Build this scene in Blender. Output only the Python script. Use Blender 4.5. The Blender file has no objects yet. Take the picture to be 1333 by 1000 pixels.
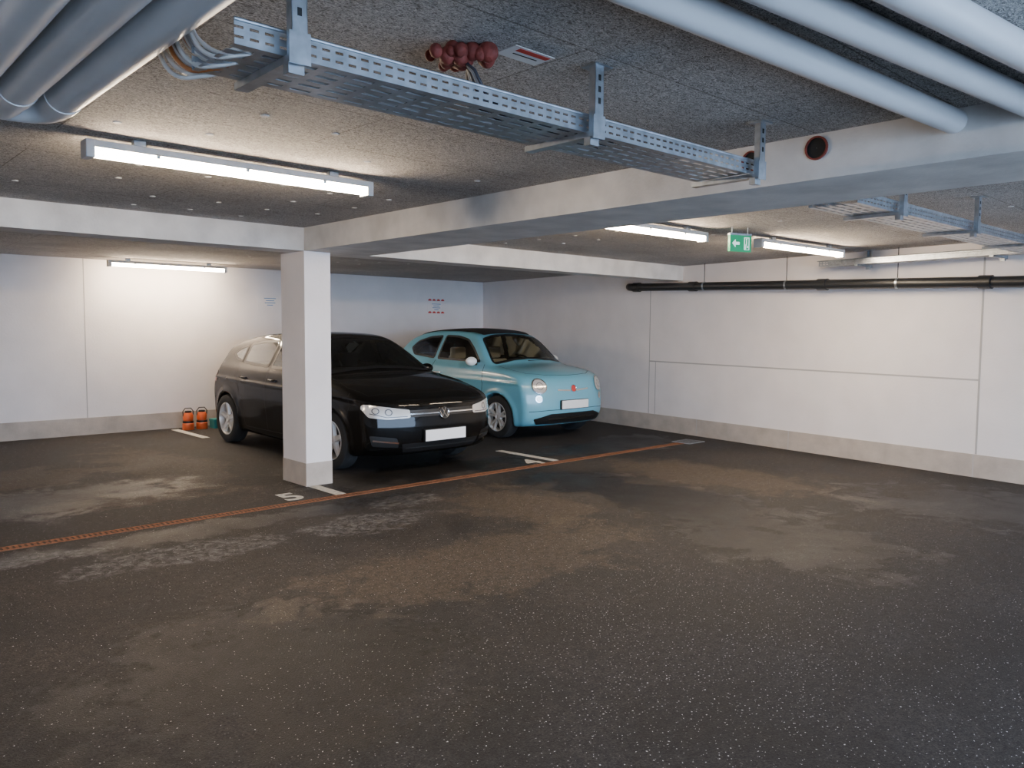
import bpy, bmesh, math, random
import numpy as np
from mathutils import Vector, Matrix
random.seed(3)

# ------------------------------------------------------------------ materials
def nt(name):
    m=bpy.data.materials.new(name); m.use_nodes=True
    t=m.node_tree; b=t.nodes['Principled BSDF']
    return m,t,b
def mat(name,col,rough=.5,metal=0,coat=0,emit=None,es=0,var=0,vscale=20,bump=0,bscale=80,trans=0):
    m,t,b=nt(name)
    b.inputs['Base Color'].default_value=(*col,1); b.inputs['Roughness'].default_value=rough
    b.inputs['Metallic'].default_value=metal; b.inputs['Coat Weight'].default_value=coat
    if emit: b.inputs['Emission Color'].default_value=(*emit,1); b.inputs['Emission Strength'].default_value=es
    tc=t.nodes.new('ShaderNodeTexCoord')
    if var:
        n=t.nodes.new('ShaderNodeTexNoise'); n.inputs['Scale'].default_value=vscale; n.inputs['Detail'].default_value=5
        t.links.new(tc.outputs['Object'],n.inputs['Vector'])
        r=t.nodes.new('ShaderNodeMapRange'); r.inputs[1].default_value=.3; r.inputs[2].default_value=.7
        r.inputs[3].default_value=1-var; r.inputs[4].default_value=1+var
        t.links.new(n.outputs['Fac'],r.inputs[0])
        x=t.nodes.new('ShaderNodeMix'); x.data_type='RGBA'; x.blend_type='MULTIPLY'; x.inputs[0].default_value=1
        x.inputs[6].default_value=(*col,1); t.links.new(r.outputs[0],x.inputs[7]); t.links.new(x.outputs[2],b.inputs['Base Color'])
    if bump:
        n=t.nodes.new('ShaderNodeTexNoise'); n.inputs['Scale'].default_value=bscale; n.inputs['Detail'].default_value=4
        t.links.new(tc.outputs['Object'],n.inputs['Vector'])
        bu=t.nodes.new('ShaderNodeBump'); bu.inputs['Strength'].default_value=bump; bu.inputs['Distance'].default_value=.01
        t.links.new(n.outputs['Fac'],bu.inputs['Height']); t.links.new(bu.outputs['Normal'],b.inputs['Normal'])
    return m
def paint(name,col,rough=.25,coat=.8,spec=.5):
    m,t,b=nt(name)
    g=t.nodes.new('ShaderNodeNewGeometry'); x=t.nodes.new('ShaderNodeMix'); x.data_type='RGBA'
    x.inputs[6].default_value=(*col,1); x.inputs[7].default_value=(.05,.05,.05,1)
    t.links.new(g.outputs['Backfacing'],x.inputs[0]); t.links.new(x.outputs[2],b.inputs['Base Color'])
    b.inputs['Roughness'].default_value=rough; b.inputs['Specular IOR Level'].default_value=spec
    b.inputs['Coat Weight'].default_value=coat; b.inputs['Coat Roughness'].default_value=.04
    return m
def glassmat(name,tint,fac):
    m=bpy.data.materials.new(name); m.use_nodes=True; t=m.node_tree
    t.nodes.clear(); o=t.nodes.new('ShaderNodeOutputMaterial'); mx=t.nodes.new('ShaderNodeMixShader')
    tr=t.nodes.new('ShaderNodeBsdfTransparent'); tr.inputs[0].default_value=(*tint,1)
    gl=t.nodes.new('ShaderNodeBsdfGlossy'); gl.inputs['Roughness'].default_value=.02; gl.inputs[0].default_value=(.9,.95,1,1)
    lw=t.nodes.new('ShaderNodeFresnel'); lw.inputs[0].default_value=1.5
    ad=t.nodes.new('ShaderNodeMath'); ad.operation='ADD'; ad.inputs[1].default_value=fac
    t.links.new(lw.outputs[0],ad.inputs[0]); t.links.new(ad.outputs[0],mx.inputs[0])
    t.links.new(tr.outputs[0],mx.inputs[1]); t.links.new(gl.outputs[0],mx.inputs[2]); t.links.new(mx.outputs[0],o.inputs[0])
    return m

def floor_mat():
    m,t,b=nt('asphalt'); N=t.nodes.new; Lk=t.links.new
    tc=N('ShaderNodeTexCoord')
    def noise(s,d=5,dist=0,rough=.55):
        n=N('ShaderNodeTexNoise'); n.inputs['Scale'].default_value=s; n.inputs['Detail'].default_value=d
        n.inputs['Distortion'].default_value=dist; n.inputs['Roughness'].default_value=rough
        Lk(tc.outputs['Object'],n.inputs['Vector']); return n.outputs['Fac']
    def ramp(f,a,bb,c0,c1):
        r=N('ShaderNodeValToRGB'); r.color_ramp.elements[0].position=a; r.color_ramp.elements[1].position=bb
        r.color_ramp.elements[0].color=(*c0,1); r.color_ramp.elements[1].color=(*c1,1); Lk(f,r.inputs[0]); return r.outputs[0]
    def mix(f,a,bb,mode='MIX'):
        x=N('ShaderNodeMix'); x.data_type='RGBA'; x.blend_type=mode
        if isinstance(f,float): x.inputs[0].default_value=f
        else: Lk(f,x.inputs[0])
        Lk(a,x.inputs[6]); 
        if isinstance(bb,tuple): x.inputs[7].default_value=(*bb,1)
        else: Lk(bb,x.inputs[7])
        return x.outputs[2]
    def math_(op,a,c):
        x=N('ShaderNodeMath'); x.operation=op
        for i,q in enumerate((a,c)):
            if isinstance(q,(int,float)): x.inputs[i].default_value=q
            else: Lk(q,x.inputs[i])
        return x.outputs[0]
    wob=noise(2.2,9,.3,.72)
    def blob(cx,cy,rx,ry,wide=.22,amp=1.9):
        """irregular stain footprint on the floor: 1 inside, 0 outside"""
        mp=N('ShaderNodeMapping'); mp.vector_type='POINT'; mp.inputs['Location'].default_value=(-cx/rx,-cy/ry,0); mp.inputs['Scale'].default_value=(1/rx,1/ry,0)
        Lk(tc.outputs['Object'],mp.inputs[0]); ln=N('ShaderNodeVectorMath'); ln.operation='LENGTH'; Lk(mp.outputs[0],ln.inputs[0])
        d=math_('ADD',ln.outputs['Value'],math_('MULTIPLY',math_('SUBTRACT',wob,.5),amp*2))
        r=N('ShaderNodeMapRange'); r.interpolation_type='SMOOTHSTEP'; r.inputs[1].default_value=1+wide; r.inputs[2].default_value=1-wide; r.inputs[3].default_value=0; r.inputs[4].default_value=1
        Lk(d,r.inputs[0]); return r.outputs[0]
    base=ramp(noise(1.1,9,.3,.72),.42,.60,(.015,.0135,.013),(.037,.032,.029))
    wet=None
    for (cx,cy,rx,ry) in ((5.75,4.3,.55,1.5),(5.2,2.7,.6,.8),(1.2,7.6,1.6,.6),(4.9,6.7,1.3,.4),(8.0,6.6,1.2,.5),(2.4,5.75,2.0,.2),(7.5,2.2,.8,1.0),(1.6,3.2,.7,.8)):
        q=blob(cx,cy,rx,ry); base=mix(math_('MULTIPLY',q,.85),base,(.006,.0055,.0055)); wet=q if wet is None else math_('MAXIMUM',wet,q)
    for (cx,cy,rx,ry) in ((7.0,4.6,.55,1.2),(3.0,8.6,.5,1.6),(1.4,8.9,.9,.7),(3.4,3.8,1.3,.5),(2.2,7.2,.8,.3),(4.6,4.9,.5,.8)):
        base=mix(math_('MULTIPLY',blob(cx,cy,rx,ry),.55),base,(.075,.058,.042))
    g1=ramp(noise(95,4,0,.7),.36,.66,(.30,.30,.30),(1.85,1.85,1.85))
    g2=ramp(noise(22,8,0,.75),.40,.62,(.65,.65,.65),(1.35,1.35,1.35))
    c=mix(1.0,base,g1,'MULTIPLY'); c=mix(1.0,c,g2,'MULTIPLY')
    fine=ramp(noise(16,9,.4,.8),.46,.60,(0,0,0),(1,1,1))
    for (cx,cy,rx,ry) in ((1.95,5.2,.7,.25),(3.3,5.15,.5,.22),(3.9,5.6,.4,.2),(1.3,5.7,.4,.15)):
        c=mix(math_('MULTIPLY',math_('MULTIPLY',blob(cx,cy,rx,ry),fine),.6),c,(.19,.19,.20))
    lane=math_('MULTIPLY',blob(2.9,1.9,1.6,1.3,wide=.8),.034)
    th=math_('SUBTRACT',.748,lane)
    sp=math_('GREATER_THAN',noise(95,1),th)
    c=mix(sp,c,(.7,.7,.7))
    Lk(c,b.inputs['Base Color'])
    rr=math_('SUBTRACT',math_('ADD',math_('MULTIPLY',noise(1.1,7,.3,.7),.5),.45),math_('MULTIPLY',wet,.22)); Lk(rr,b.inputs['Roughness'])
    b.inputs['Specular IOR Level'].default_value=.32
    bu=N('ShaderNodeBump'); bu.inputs['Strength'].default_value=.9; bu.inputs['Distance'].default_value=.007
    Lk(noise(110,4,0,.7),bu.inputs['Height']); Lk(bu.outputs['Normal'],b.inputs['Normal'])
    return m
def ceil_mat():
    m,t,b=nt('wood_wool_board'); N=t.nodes.new; Lk=t.links.new
    tc=N('ShaderNodeTexCoord'); mp=N('ShaderNodeMapping'); mp.inputs['Scale'].default_value=(1,1.6,1); Lk(tc.outputs['Object'],mp.inputs[0])
    n=N('ShaderNodeTexNoise'); n.inputs['Scale'].default_value=46; n.inputs['Detail'].default_value=7; n.inputs['Distortion'].default_value=2.5; n.inputs['Roughness'].default_value=.68; Lk(mp.outputs[0],n.inputs['Vector'])
    r=N('ShaderNodeValToRGB'); r.color_ramp.elements[0].position=.40; r.color_ramp.elements[1].position=.60
    r.color_ramp.elements[0].color=(.13,.117,.105,1); r.color_ramp.elements[1].color=(.70,.67,.64,1); Lk(n.outputs['Fac'],r.inputs[0])
    n2=N('ShaderNodeTexNoise'); n2.inputs['Scale'].default_value=1.3; n2.inputs['Detail'].default_value=3; Lk(tc.outputs['Object'],n2.inputs['Vector'])
    r2=N('ShaderNodeMapRange'); r2.inputs[1].default_value=.3; r2.inputs[2].default_value=.7; r2.inputs[3].default_value=.8; r2.inputs[4].default_value=1.12; Lk(n2.outputs['Fac'],r2.inputs[0])
    x=N('ShaderNodeMix'); x.data_type='RGBA'; x.blend_type='MULTIPLY'; x.inputs[0].default_value=1; Lk(r.outputs[0],x.inputs[6]); Lk(r2.outputs[0],x.inputs[7])
    br=N('ShaderNodeTexBrick'); br.inputs['Scale'].default_value=1; br.inputs['Brick Width'].default_value=2.0; br.inputs['Row Height'].default_value=.6
    br.inputs['Mortar Size'].default_value=.004; br.inputs['Mortar Smooth'].default_value=.4
    br.inputs['Color1'].default_value=(1,1,1,1); br.inputs['Color2'].default_value=(.94,.94,.94,1); br.inputs['Mortar'].default_value=(.5,.48,.45,1)
    Lk(tc.outputs['Object'],br.inputs['Vector'])
    y=N('ShaderNodeMix'); y.data_type='RGBA'; y.blend_type='MULTIPLY'; y.inputs[0].default_value=1; Lk(x.outputs[2],y.inputs[6]); Lk(br.outputs['Color'],y.inputs[7])
    Lk(y.outputs[2],b.inputs['Base Color']); b.inputs['Roughness'].default_value=.95
    bu=N('ShaderNodeBump'); bu.inputs['Strength'].default_value=.8; bu.inputs['Distance'].default_value=.008; Lk(n.outputs['Fac'],bu.inputs['Height']); Lk(bu.outputs['Normal'],b.inputs['Normal'])
    return m

M={}
M['floor']=floor_mat(); M['ceil']=ceil_mat()
M['wall']=mat('white_wall_paint',(.85,.80,.78),.8,var=.04,vscale=2.5,bump=.15,bscale=40)
M['band']=mat('raw_concrete_band',(.47,.41,.35),.85,var=.14,vscale=5,bump=.2,bscale=50)
M['conc']=mat('beam_concrete',(.64,.62,.59),.8,var=.16,vscale=4,bump=.25,bscale=45)
M['bounce']=mat('bounce_ground_pale',(.45,.45,.44),.9,var=.1,vscale=3)  # kept pale so the ground outside throws daylight back up
M['joint']=mat('wall_joint',(.46,.44,.42),.9)
M['galv']=mat('galvanised_steel',(.40,.44,.48),.36,.85,var=.2,vscale=25)
M['pipe']=mat('grey_plastic_pipe',(.66,.68,.70),.4,var=.03,vscale=4)
M['wpipe']=mat('pipe_insulation_foil',(.66,.67,.68),.38,var=.04,vscale=5)
M['blk']=mat('black_plastic_pipe',(.02,.022,.025),.4)
M['rust']=mat('rusty_steel',(.20,.080,.036),.85,.1,var=.45,vscale=40)
M['dark']=mat('dark_slot',(.01,.01,.01),.8)
M['rustd']=mat('rusty_channel_bed',(.05,.024,.014),.9,var=.4,vscale=30)
M['white']=mat('white_marking',(.50,.49,.45),.8,var=.3,vscale=30)
M['paper']=mat('paper',(.75,.75,.74),.8)
M['red']=mat('red_print',(.6,.05,.04),.6)
M['blueprint']=mat('blue_print',(.15,.3,.5),.6)
M['foam']=mat('firestop_foam',(.20,.035,.025),.7,var=.3,vscale=30,bump=.5,bscale=60)
M['cabw']=mat('cable_white',(.7,.7,.68),.5); M['cabg']=mat('cable_grey',(.3,.31,.33),.5); M['cabo']=mat('cable_orange',(.55,.2,.06),.5); M['cabk']=mat('cable_black',(.02,.02,.03),.5)
M['lamp']=mat('lamp_diffuser',(.9,.9,.9),.4,emit=(1,.79,.56),es=160)
M['lamph']=mat('lamp_housing',(.55,.55,.55),.5)
M['green']=mat('exit_sign_green',(.0,.22,.09),.4,emit=(0,.5,.2),es=.4)
M['signw']=mat('exit_sign_white',(.8,.9,.85),.4,emit=(.7,1,.85),es=.9)
M['rubber']=mat('tyre_rubber',(.016,.016,.016),.85)
M['alloy']=mat('alloy_silver',(.70,.69,.67),.38,.45)
M['chrome']=mat('chrome',(.8,.8,.8),.12,1)
M['blkpl']=mat('black_trim',(.010,.010,.010),.45)
M['brake']=mat('brake_disc',(.08,.08,.08),.5,.6)
M['hlamp']=mat('headlight_lens',(.66,.63,.58),.12,.35,coat=1)
M['hdark']=mat('headlight_inner',(.15,.15,.16),.15,.6,coat=1)
M['taillamp']=mat('tail_light',(.4,.01,.01),.2,coat=1)
M['orange']=mat('orange_plastic',(.75,.13,.03),.45)
M['teal']=mat('teal_plastic',(.03,.28,.30),.45)
M['fabric']=mat('soft_top_fabric',(.012,.012,.014),.85)
M['plate']=mat('licence_plate',(.9,.9,.89),.4)

# ------------------------------------------------------------------ mesh builder
class MB:
    def __init__(s): s.v=[];s.f=[];s.m=[];s.mats=[]
    def mi(s,k):
        k=M[k] if isinstance(k,str) else k
        if k not in s.mats: s.mats.append(k)
        return s.mats.index(k)
    def add(s,vs,fs,k):
        o=len(s.v); i=s.mi(k); s.v+= [tuple(v) for v in vs]
        for f in fs: s.f.append([o+a for a in f]); s.m.append(i)
    def box(s,lo,hi,k,R=None,c=None):
        x0,y0,z0=lo;x1,y1,z1=hi
        vs=[Vector(p) for p in [(x0,y0,z0),(x1,y0,z0),(x1,y1,z0),(x0,y1,z0),(x0,y0,z1),(x1,y0,z1),(x1,y1,z1),(x0,y1,z1)]]
        if R is not None:
            c=Vector(c) if c is not None else (Vector(lo)+Vector(hi))/2
            vs=[R@(v-c)+c for v in vs]
        s.add(vs,[(0,3,2,1),(4,5,6,7),(0,1,5,4),(1,2,6,5),(2,3,7,6),(3,0,4,7)],k)
    def sweep(s,pts,r,k,n=14,closed=False):
        pts=[Vector(p) for p in pts]; N=len(pts); rings=[]; prev=None
        rr=r if isinstance(r,(list,tuple)) else [r]*N
        for i,p in enumerate(pts):
            if closed: t=(pts[(i+1)%N]-pts[i-1]).normalized()
            else: t=(pts[min(i+1,N-1)]-pts[max(i-1,0)]).normalized()
            if prev is None:
                u=t.orthogonal().normalized()
            else:
                u=(prev-t*prev.dot(t)).normalized()
            prev=u; w=t.cross(u)
            rings.append([p+(u*math.cos(a)+w*math.sin(a))*rr[i] for a in [2*math.pi*j/n for j in range(n)]])
        vs=[v for q in rings for v in q]; fs=[]
        for i in range(N if closed else N-1):
            a=i*n;b=((i+1)%N)*n
            for j in range(n): fs.append((a+j,a+(j+1)%n,b+(j+1)%n,b+j))
        if not closed: fs.append(tuple(reversed(range(n)))); fs.append(tuple((N-1)*n+j for j in range(n)))
        s.add(vs,fs,k)
    def lathe(s,prof,c,k,ax=(0,1,0),n=40,caps=False):
        ax=Vector(ax).normalized(); u=ax.orthogonal().normalized(); w=ax.cross(u); c=Vector(c)
        vs=[];fs=[]
        for (r,h) in prof:
            for j in range(n):
                a=2*math.pi*j/n; vs.append(c+ax*h+(u*math.cos(a)+w*math.sin(a))*r)
        for i in range(len(prof)-1):
            for j in range(n): fs.append((i*n+j,i*n+(j+1)%n,(i+1)*n+(j+1)%n,(i+1)*n+j))
        if caps: fs.append(tuple(reversed(range(n)))); fs.append(tuple((len(prof)-1)*n+j for j in range(n)))
        s.add(vs,fs,k)
    def ell(s,c,r,k,R=None,nu=20,nv=12):
        vs=[];fs=[];c=Vector(c)
        for i in range(nv+1):
            th=math.pi*i/nv
            for j in range(nu):
                a=2*math.pi*j/nu
                p=Vector((r[0]*math.sin(th)*math.cos(a),r[1]*math.sin(th)*math.sin(a),r[2]*math.cos(th)))
                if R is not None: p=R@p
                vs.append(c+p)
        for i in range(nv):
            for j in range(nu): fs.append((i*nu+j,(i+1)*nu+j,(i+1)*nu+(j+1)%nu,i*nu+(j+1)%nu))
        s.add(vs,fs,k)
    def prism(s,poly,z0,z1,k):
        n=len(poly); vs=[(x,y,z0) for x,y in poly]+[(x,y,z1) for x,y in poly]
        fs=[tuple(reversed(range(n))),tuple(range(n,2*n))]+[(i,(i+1)%n,n+(i+1)%n,n+i) for i in range(n)]
        s.add(vs,fs,k)
    def build(s,name,parent=None,smooth=None,bevel=0):
        me=bpy.data.meshes.new(name); me.from_pydata(s.v,[],s.f)
        for m in s.mats: me.materials.append(m)
        me.polygons.foreach_set('material_index',s.m)
        if smooth is not None:
            me.polygons.foreach_set('use_smooth',[True]*len(me.polygons))
            try: me.set_sharp_from_angle(angle=math.radians(smooth))
            except Exception: pass
        me.update()
        o=bpy.data.objects.new(name,me); bpy.context.collection.objects.link(o)
        if bevel:
            b=o.modifiers.new('b','BEVEL'); b.width=bevel; b.segments=3; b.limit_method='ANGLE'
        if parent: o.parent=parent
        return o
def empty(name,loc=(0,0,0),rz=0,sc=(1,1,1)):
    e=bpy.data.objects.new(name,None); bpy.context.collection.objects.link(e); e.location=loc; e.rotation_euler=(0,0,rz); e.scale=sc; return e

# ------------------------------------------------------------------ room shell (metres; camera stands at x=0,y=0)
ZC=2.411; ZB=2.201; YW=11.924; YB=6.716; XB=3.608; WB=.70
def wx(y): return 8.654+.136*y
NR=Vector((-1,.136,0)).normalized()
def WR(y,z,off=0):
    p=Vector((wx(y),y,z)); return p+NR*off
b=MB(); b.box((-6.4,-3.3,-.2),(14,12.4,0),'floor'); b.build('floor')
b=MB(); b.box((-12,-16,-.2),(18,-3.3,-.002),'bounce'); b.build('bounce_ground_outside')  # unseen pale slab behind the camera, added to bounce daylight onto the ceiling
b=MB(); b.box((-6.2,-3.2,ZC),(10.8,12.2,ZC+.25),'ceil'); b.build('ceiling')
b=MB(); b.box((-6.2,YW,0),(10.8,YW+.2,ZC),'wall')
for X in (3.1,-2.4): b.box((X,YW-.002,0),(X+.012,YW+.01,ZC),'joint')
b.build('wall_back')
b=MB(); b.box((-6.2,YW-.006,0),(wx(YW),YW,.238),'band'); 
b.build('baseboard_back')
b=MB(); y0,y1=-3.2,YW
b.prism([(wx(y0),y0),(wx(y0)+.25,y0),(wx(y1)+.25,y1),(wx(y1),y1)],0,ZC,'wall')
def wstrip(b,ya,za,yb,zb,w,k,off=.002):
    A=WR(ya,za,off);B=WR(yb,zb,off); d=(B-A).normalized(); n=NR.cross(d).normalized()*w/2
    b.add([A-n,B-n,B+n,A+n],[(0,1,2,3)],k)
wstrip(b,7.35,1.03,2.68,1.005,.018,'joint'); wstrip(b,7.35,.24,7.35,2.2,.014,'joint'); wstrip(b,2.68,.24,2.68,ZC,.02,'joint')
wstrip(b,7.22,.24,7.22,1.02,.012,'joint')
b.build('wall_right')
b=MB()
ya,yb=-3.2,YW
A0=WR(ya,0,0);B0=WR(yb,0,0);A1=WR(ya,0,.006);B1=WR(yb,0,.006)
b.prism([(A1.x,A1.y),(A0.x,A0.y),(B0.x,B0.y),(B1.x,B1.y)],0,.238,'band')
for yy in (1.2,2.7,4.9,6.4): wstrip(b,yy,0,yy,.236,.012,'joint',.008)
b.build('baseboard_right')
b=MB(); b.box((-6.4,-3.2,0),(-6.2,YW+.2,ZC),'wall'); b.build('wall_left')
b=MB(); b.box((-6.2,-3.4,0),(-3.0,-3.2,ZC),'wall'); b.build('wall_front')
# beams & column
b=MB(); b.box((XB,-3.2,ZB),(XB+WB,YB+.30,ZC),'conc')
for (Y,Z,r) in ((1.80,2.345,.055),(2.14,2.335,.05)):
    b.lathe([(r,0),(r,.012),(r*.86,.012),(r*.86,.001)],(XB,Y,Z),'foam',ax=(-1,0,0),n=28)
    b.lathe([(r*.86,.003),(.001,.003)],(XB,Y,Z),'dark',ax=(-1,0,0),n=28)
b.build('ceiling_beam',smooth=30)
b=MB(); b.box((-6.2,YB,ZB),(XB,YB+.30,ZC),'conc'); b.box((XB+WB,YB,ZB),(wx(YB)+.02,YB+.30,ZC),'conc'); b.build('ceiling_beam',smooth=30)
b=MB(); b.box((XB,YB,0),(XB+.27,YB+.46,ZB),'wall'); b.box((XB-.004,YB-.004,0),(XB+.274,YB+.464,.22),'band'); b.build('concrete_column')
# ceiling fasteners
b=MB()
for i in range(-8,17):
    for j in range(-1,20):
        x=-.1+i*.42; y=.35+j*.5+(.04 if i%2 else -.03)
        if abs(x-3.95)<.5 or y>11.7 or abs(y-6.86)<.3: continue
        if not (2.5<y<6.6 or x>4.4): continue
        if random.random()<.35: continue
        x+=random.uniform(-.03,.03)
        b.lathe([(.021,0),(.018,.004),(.001,.004)],(x,y,ZC),'paper',ax=(0,0,-1),n=10)
b.build('ceiling_fasteners')

# ------------------------------------------------------------------ lamps
def tube_lamp(x0,y,x1,rz=0):
    e=empty('fluorescent_ceiling_lamp',((x0+x1)/2,y,ZC-.035),rz); L=(x1-x0)/2
    b=MB(); b.box((-L,-.045,-.035),(L,.045,0),'lamph')
    for s in (-1,1): b.box((s*L-.02,-.048,-.085),(s*L+.02,.048,-.0),'lamph'); b.box((s*L*.7-.03,-.02,0),(s*L*.7+.03,.02,.034),'galv')
    for q in (-.5,.0,.5): b.box((q*L*1.2-.01,-.05,-.05),(q*L*1.2+.01,.05,-.028),'galv')
    b.build('housing',e,30,.004)
    b=MB(); n=12; prof=[(.042*math.cos(a),-.035-.043*math.sin(a)) for a in [math.pi*i/n for i in range(n+1)]]
    vs=[(-L+.02,p[0],p[1]) for p in prof]+[(L-.02,p[0],p[1]) for p in prof]
    b.add(vs,[(i,i+1,n+2+i,n+1+i) for i in range(n)],'lamp'); b.build('diffuser',e,60)
tube_lamp(1.13,4.2,2.68); tube_lamp(4.6,4.17,6.2,-.03); tube_lamp(6.95,3.98,8.5,-.05)
tube_lamp(3.30,11.45,4.87); tube_lamp(-3.6,4.4,-2.03); tube_lamp(-3.4,11.35,-1.83)

# ------------------------------------------------------------------ cable trays
def perf(b,o,u,v,Lu,slots,k,pitch,slotlen):
    o=Vector(o);u=Vector(u);v=Vector(v); n=int(Lu/pitch)
    for i in range(n):
        a=i*pitch
        for (v0,v1,sl) in slots:
            if not sl: continue
            c=(a+slotlen,a+pitch); b.add([o+u*c[0]+v*v0,o+u*c[1]+v*v0,o+u*c[1]+v*v1,o+u*c[0]+v*v1],[(0,1,2,3)],k)
    for (v0,v1,sl) in slots:
        if not sl: b.add([o+v*v0,o+u*n*pitch+v*v0,o+u*n*pitch+v*v1,o+v*v1],[(0,1,2,3)],k)
def tray(name,o,d,L,posts,W=.28,z0=2.19,hgt=.06):
    d=Vector((d[0],d[1],0)).normalized(); w=Vector((-d.y,d.x,0)); up=Vector((0,0,1)); o=Vector((o[0],o[1],z0))
    e=empty(name,o)
    b=MB(); O=Vector((0,0,0))
    side=[(0,.014,False),(.014,.021,True),(.021,.038,False),(.038,.045,True),(.045,hgt,False)]
    perf(b,O,d,up,L,side,'galv',.04,.024); perf(b,w*W,d,up,L,side,'galv',.04,.024)
    bot=[(0,.03,False),(.03,.048,True),(.048,.08,False),(.08,.098,True),(.098,.13,False),(.13,.148,True),(.148,.18,False),(.18,.198,True),(.198,.235,False),(.235,.25,True),(.25,W,False)]
    if W<.26: bot=[(0,.03,False),(.03,.045,True),(.045,.09,False),(.09,.105,True),(.105,.155,False),(.155,.17,True),(.17,W,False)]
    perf(b,O,d,w,L,bot,'galv',.09,.064)
    for q in (0,W): b.sweep([w*q+up*hgt,w*q+up*hgt+d*L],.005,'galv',8)
    ob=b.build('tray',e)
    so=ob.modifiers.new('s','SOLIDIFY'); so.thickness=.0015
    b=MB(); Rm=Matrix(((d.x,w.x,0),(d.y,w.y,0),(0,0,1)))
    for p in posts:
        c=d*p
        def bx(lo,hi,k='galv'):
            pts=[(x,y,z) for z in (lo[2],hi[2]) for (x,y) in ((lo[0],lo[1]),(hi[0],lo[1]),(hi[0],hi[1]),(lo[0],hi[1]))]
            b.add([c+Rm@Vector(q) for q in pts],[(0,3,2,1),(4,5,6,7),(0,1,5,4),(1,2,6,5),(2,3,7,6),(3,0,4,7)],k)
        H=ZC-z0-.001
        bx((-.022,-.05,-.02),(.022,-.047,H)); bx((-.022,-.05,-.02),(-.019,-.022,H)); bx((.019,-.05,-.02),(.022,-.022,H))
        bx((-.045,-.07,H-.006),(.045,.0,H))
        bx((-.02,-.05,-.022),(.02,W+.03,-.002)); bx((-.022,-.03,-.05),(.022,-.0,-.02))
        bx((-.03,-.052,-.03),(.03,-.046,.05))
        zz=.09
        while zz<H-.03: bx((-.006,-.0515,zz),(.006,-.0495,zz+.02),'dark'); zz+=.04
    b.build('brackets',e)
    return e
tray('cable_tray',(.86,1.94),(1,-.012),2.40,(.15,1.29,2.37))
tray('cable_tray',(4.33,1.92),(1,-.02),3.9,(.5,1.7,2.9))
tray('cable_tray',(8.42,-.5),(.136,1),4.9,(.6,1.8,3.0,4.4),W=.2,z0=2.24)
# cables spilling from tray end
b=MB()
for i in range(16):
    y=1.96+.016*i; k=['cabw','cabw','cabg','cabw','cabo','cabw'][i%6]
    j=random.uniform(-.012,.012)
    P=[(1.6,y,2.203),(1.2,y,2.203),(.98,y+.01,2.205+j*.3),(.91,y+.05,2.20+j),(.885+j,y+.13,2.205+j),(.88+j,y+.23,2.255+j),(.885+j,y+.31,2.32),(.89+j,y+.36,2.405)]
    Q=[]
    for a in range(len(P)-1):
        p0=Vector(P[max(a-1,0)]);p1=Vector(P[a]);p2=Vector(P[a+1]);p3=Vector(P[min(a+2,len(P)-1)])
        for t in (0,.25,.5,.75): Q.append(.5*((2*p1)+(p2-p0)*t+(2*p0-5*p1+4*p2-p3)*t*t+(-p0+3*p1-3*p2+p3)*t**3))
    Q.append(Vector(P[-1])); b.sweep(Q,.0065,k,8)
b.build('cable_bundle',smooth=60)
# firestop foam
b=MB()
for i in range(34):
    a=random.uniform(0,6.28); r=random.uniform(0,.11); s=random.uniform(.016,.032)
    b.ell((1.69+r*math.cos(a)*1.2,2.08+r*math.sin(a),ZC-.012-random.uniform(0,.035)),(s,s,s*1.1),'foam',nu=12,nv=8)
for i in range(6):
    y=2.02+.02*i; b.sweep([(1.68+.01*i,2.08,ZC-.03),(1.70+.01*i,y,2.33),(1.76,y,2.25),(1.9,y,2.212),(2.4,y,2.206)],.006,'cabg' if i%2 else 'cabk',8)
b.build('firestop_sealant',smooth=60)
b=MB(); b.box((1.80,1.93,ZC-.003),(1.98,2.03,ZC),'paper'); b.box((1.83,1.94,ZC-.004),(1.97,1.965,ZC-.002),'red'); b.box((1.84,1.985,ZC-.004),(1.95,1.99,ZC-.002),'dark'); b.build('ceiling_label')

# ------------------------------------------------------------------ pipes
def arc(c,r,a0,a1,z,n=8): return [(c[0]+r*math.cos(a0+(a1-a0)*i/n),c[1]+r*math.sin(a0+(a1-a0)*i/n),z) for i in range(n+1)]
b=MB(); zp=2.320; X1,X2,X3=.80,.655,.51; YE=3.50
b.sweep([(X1,-3.0,zp),(X1,YE-.12,zp)]+arc((X1-.12,YE-.12),.12,0,math.pi/2,zp)[1:]+[(-3,YE,zp)],.064,'wpipe',24)
b.sweep([(X2,-3.0,zp),(X2,YE,zp)],.064,'wpipe',24); b.sweep([(X3,-3.0,zp),(X3,YE,zp)],.064,'wpipe',24)
for x in (X1,X2,X3):
    b.sweep([(x,YE-.26,zp),(x,YE-.18,zp)],.068,'wpipe',24); b.sweep([(x,1.2,zp),(x,1.23,zp)],.067,'galv',24); b.box((x-.006,1.205,zp+.05),(x+.006,1.225,ZC),'galv')
b.build('ventilation_pipes',smooth=40)
b=MB()
for (xa,ya,xb_,yb_) in ((-.4,1.43,XB+.01,1.21),(-.4,1.30,XB+.01,.915),(-.4,1.12,XB+.01,.70)):
    b.sweep([(xa,ya,2.360),(xb_,yb_,2.360)],.050,'pipe',24)
b.build('ceiling_pipes',smooth=40)
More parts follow.
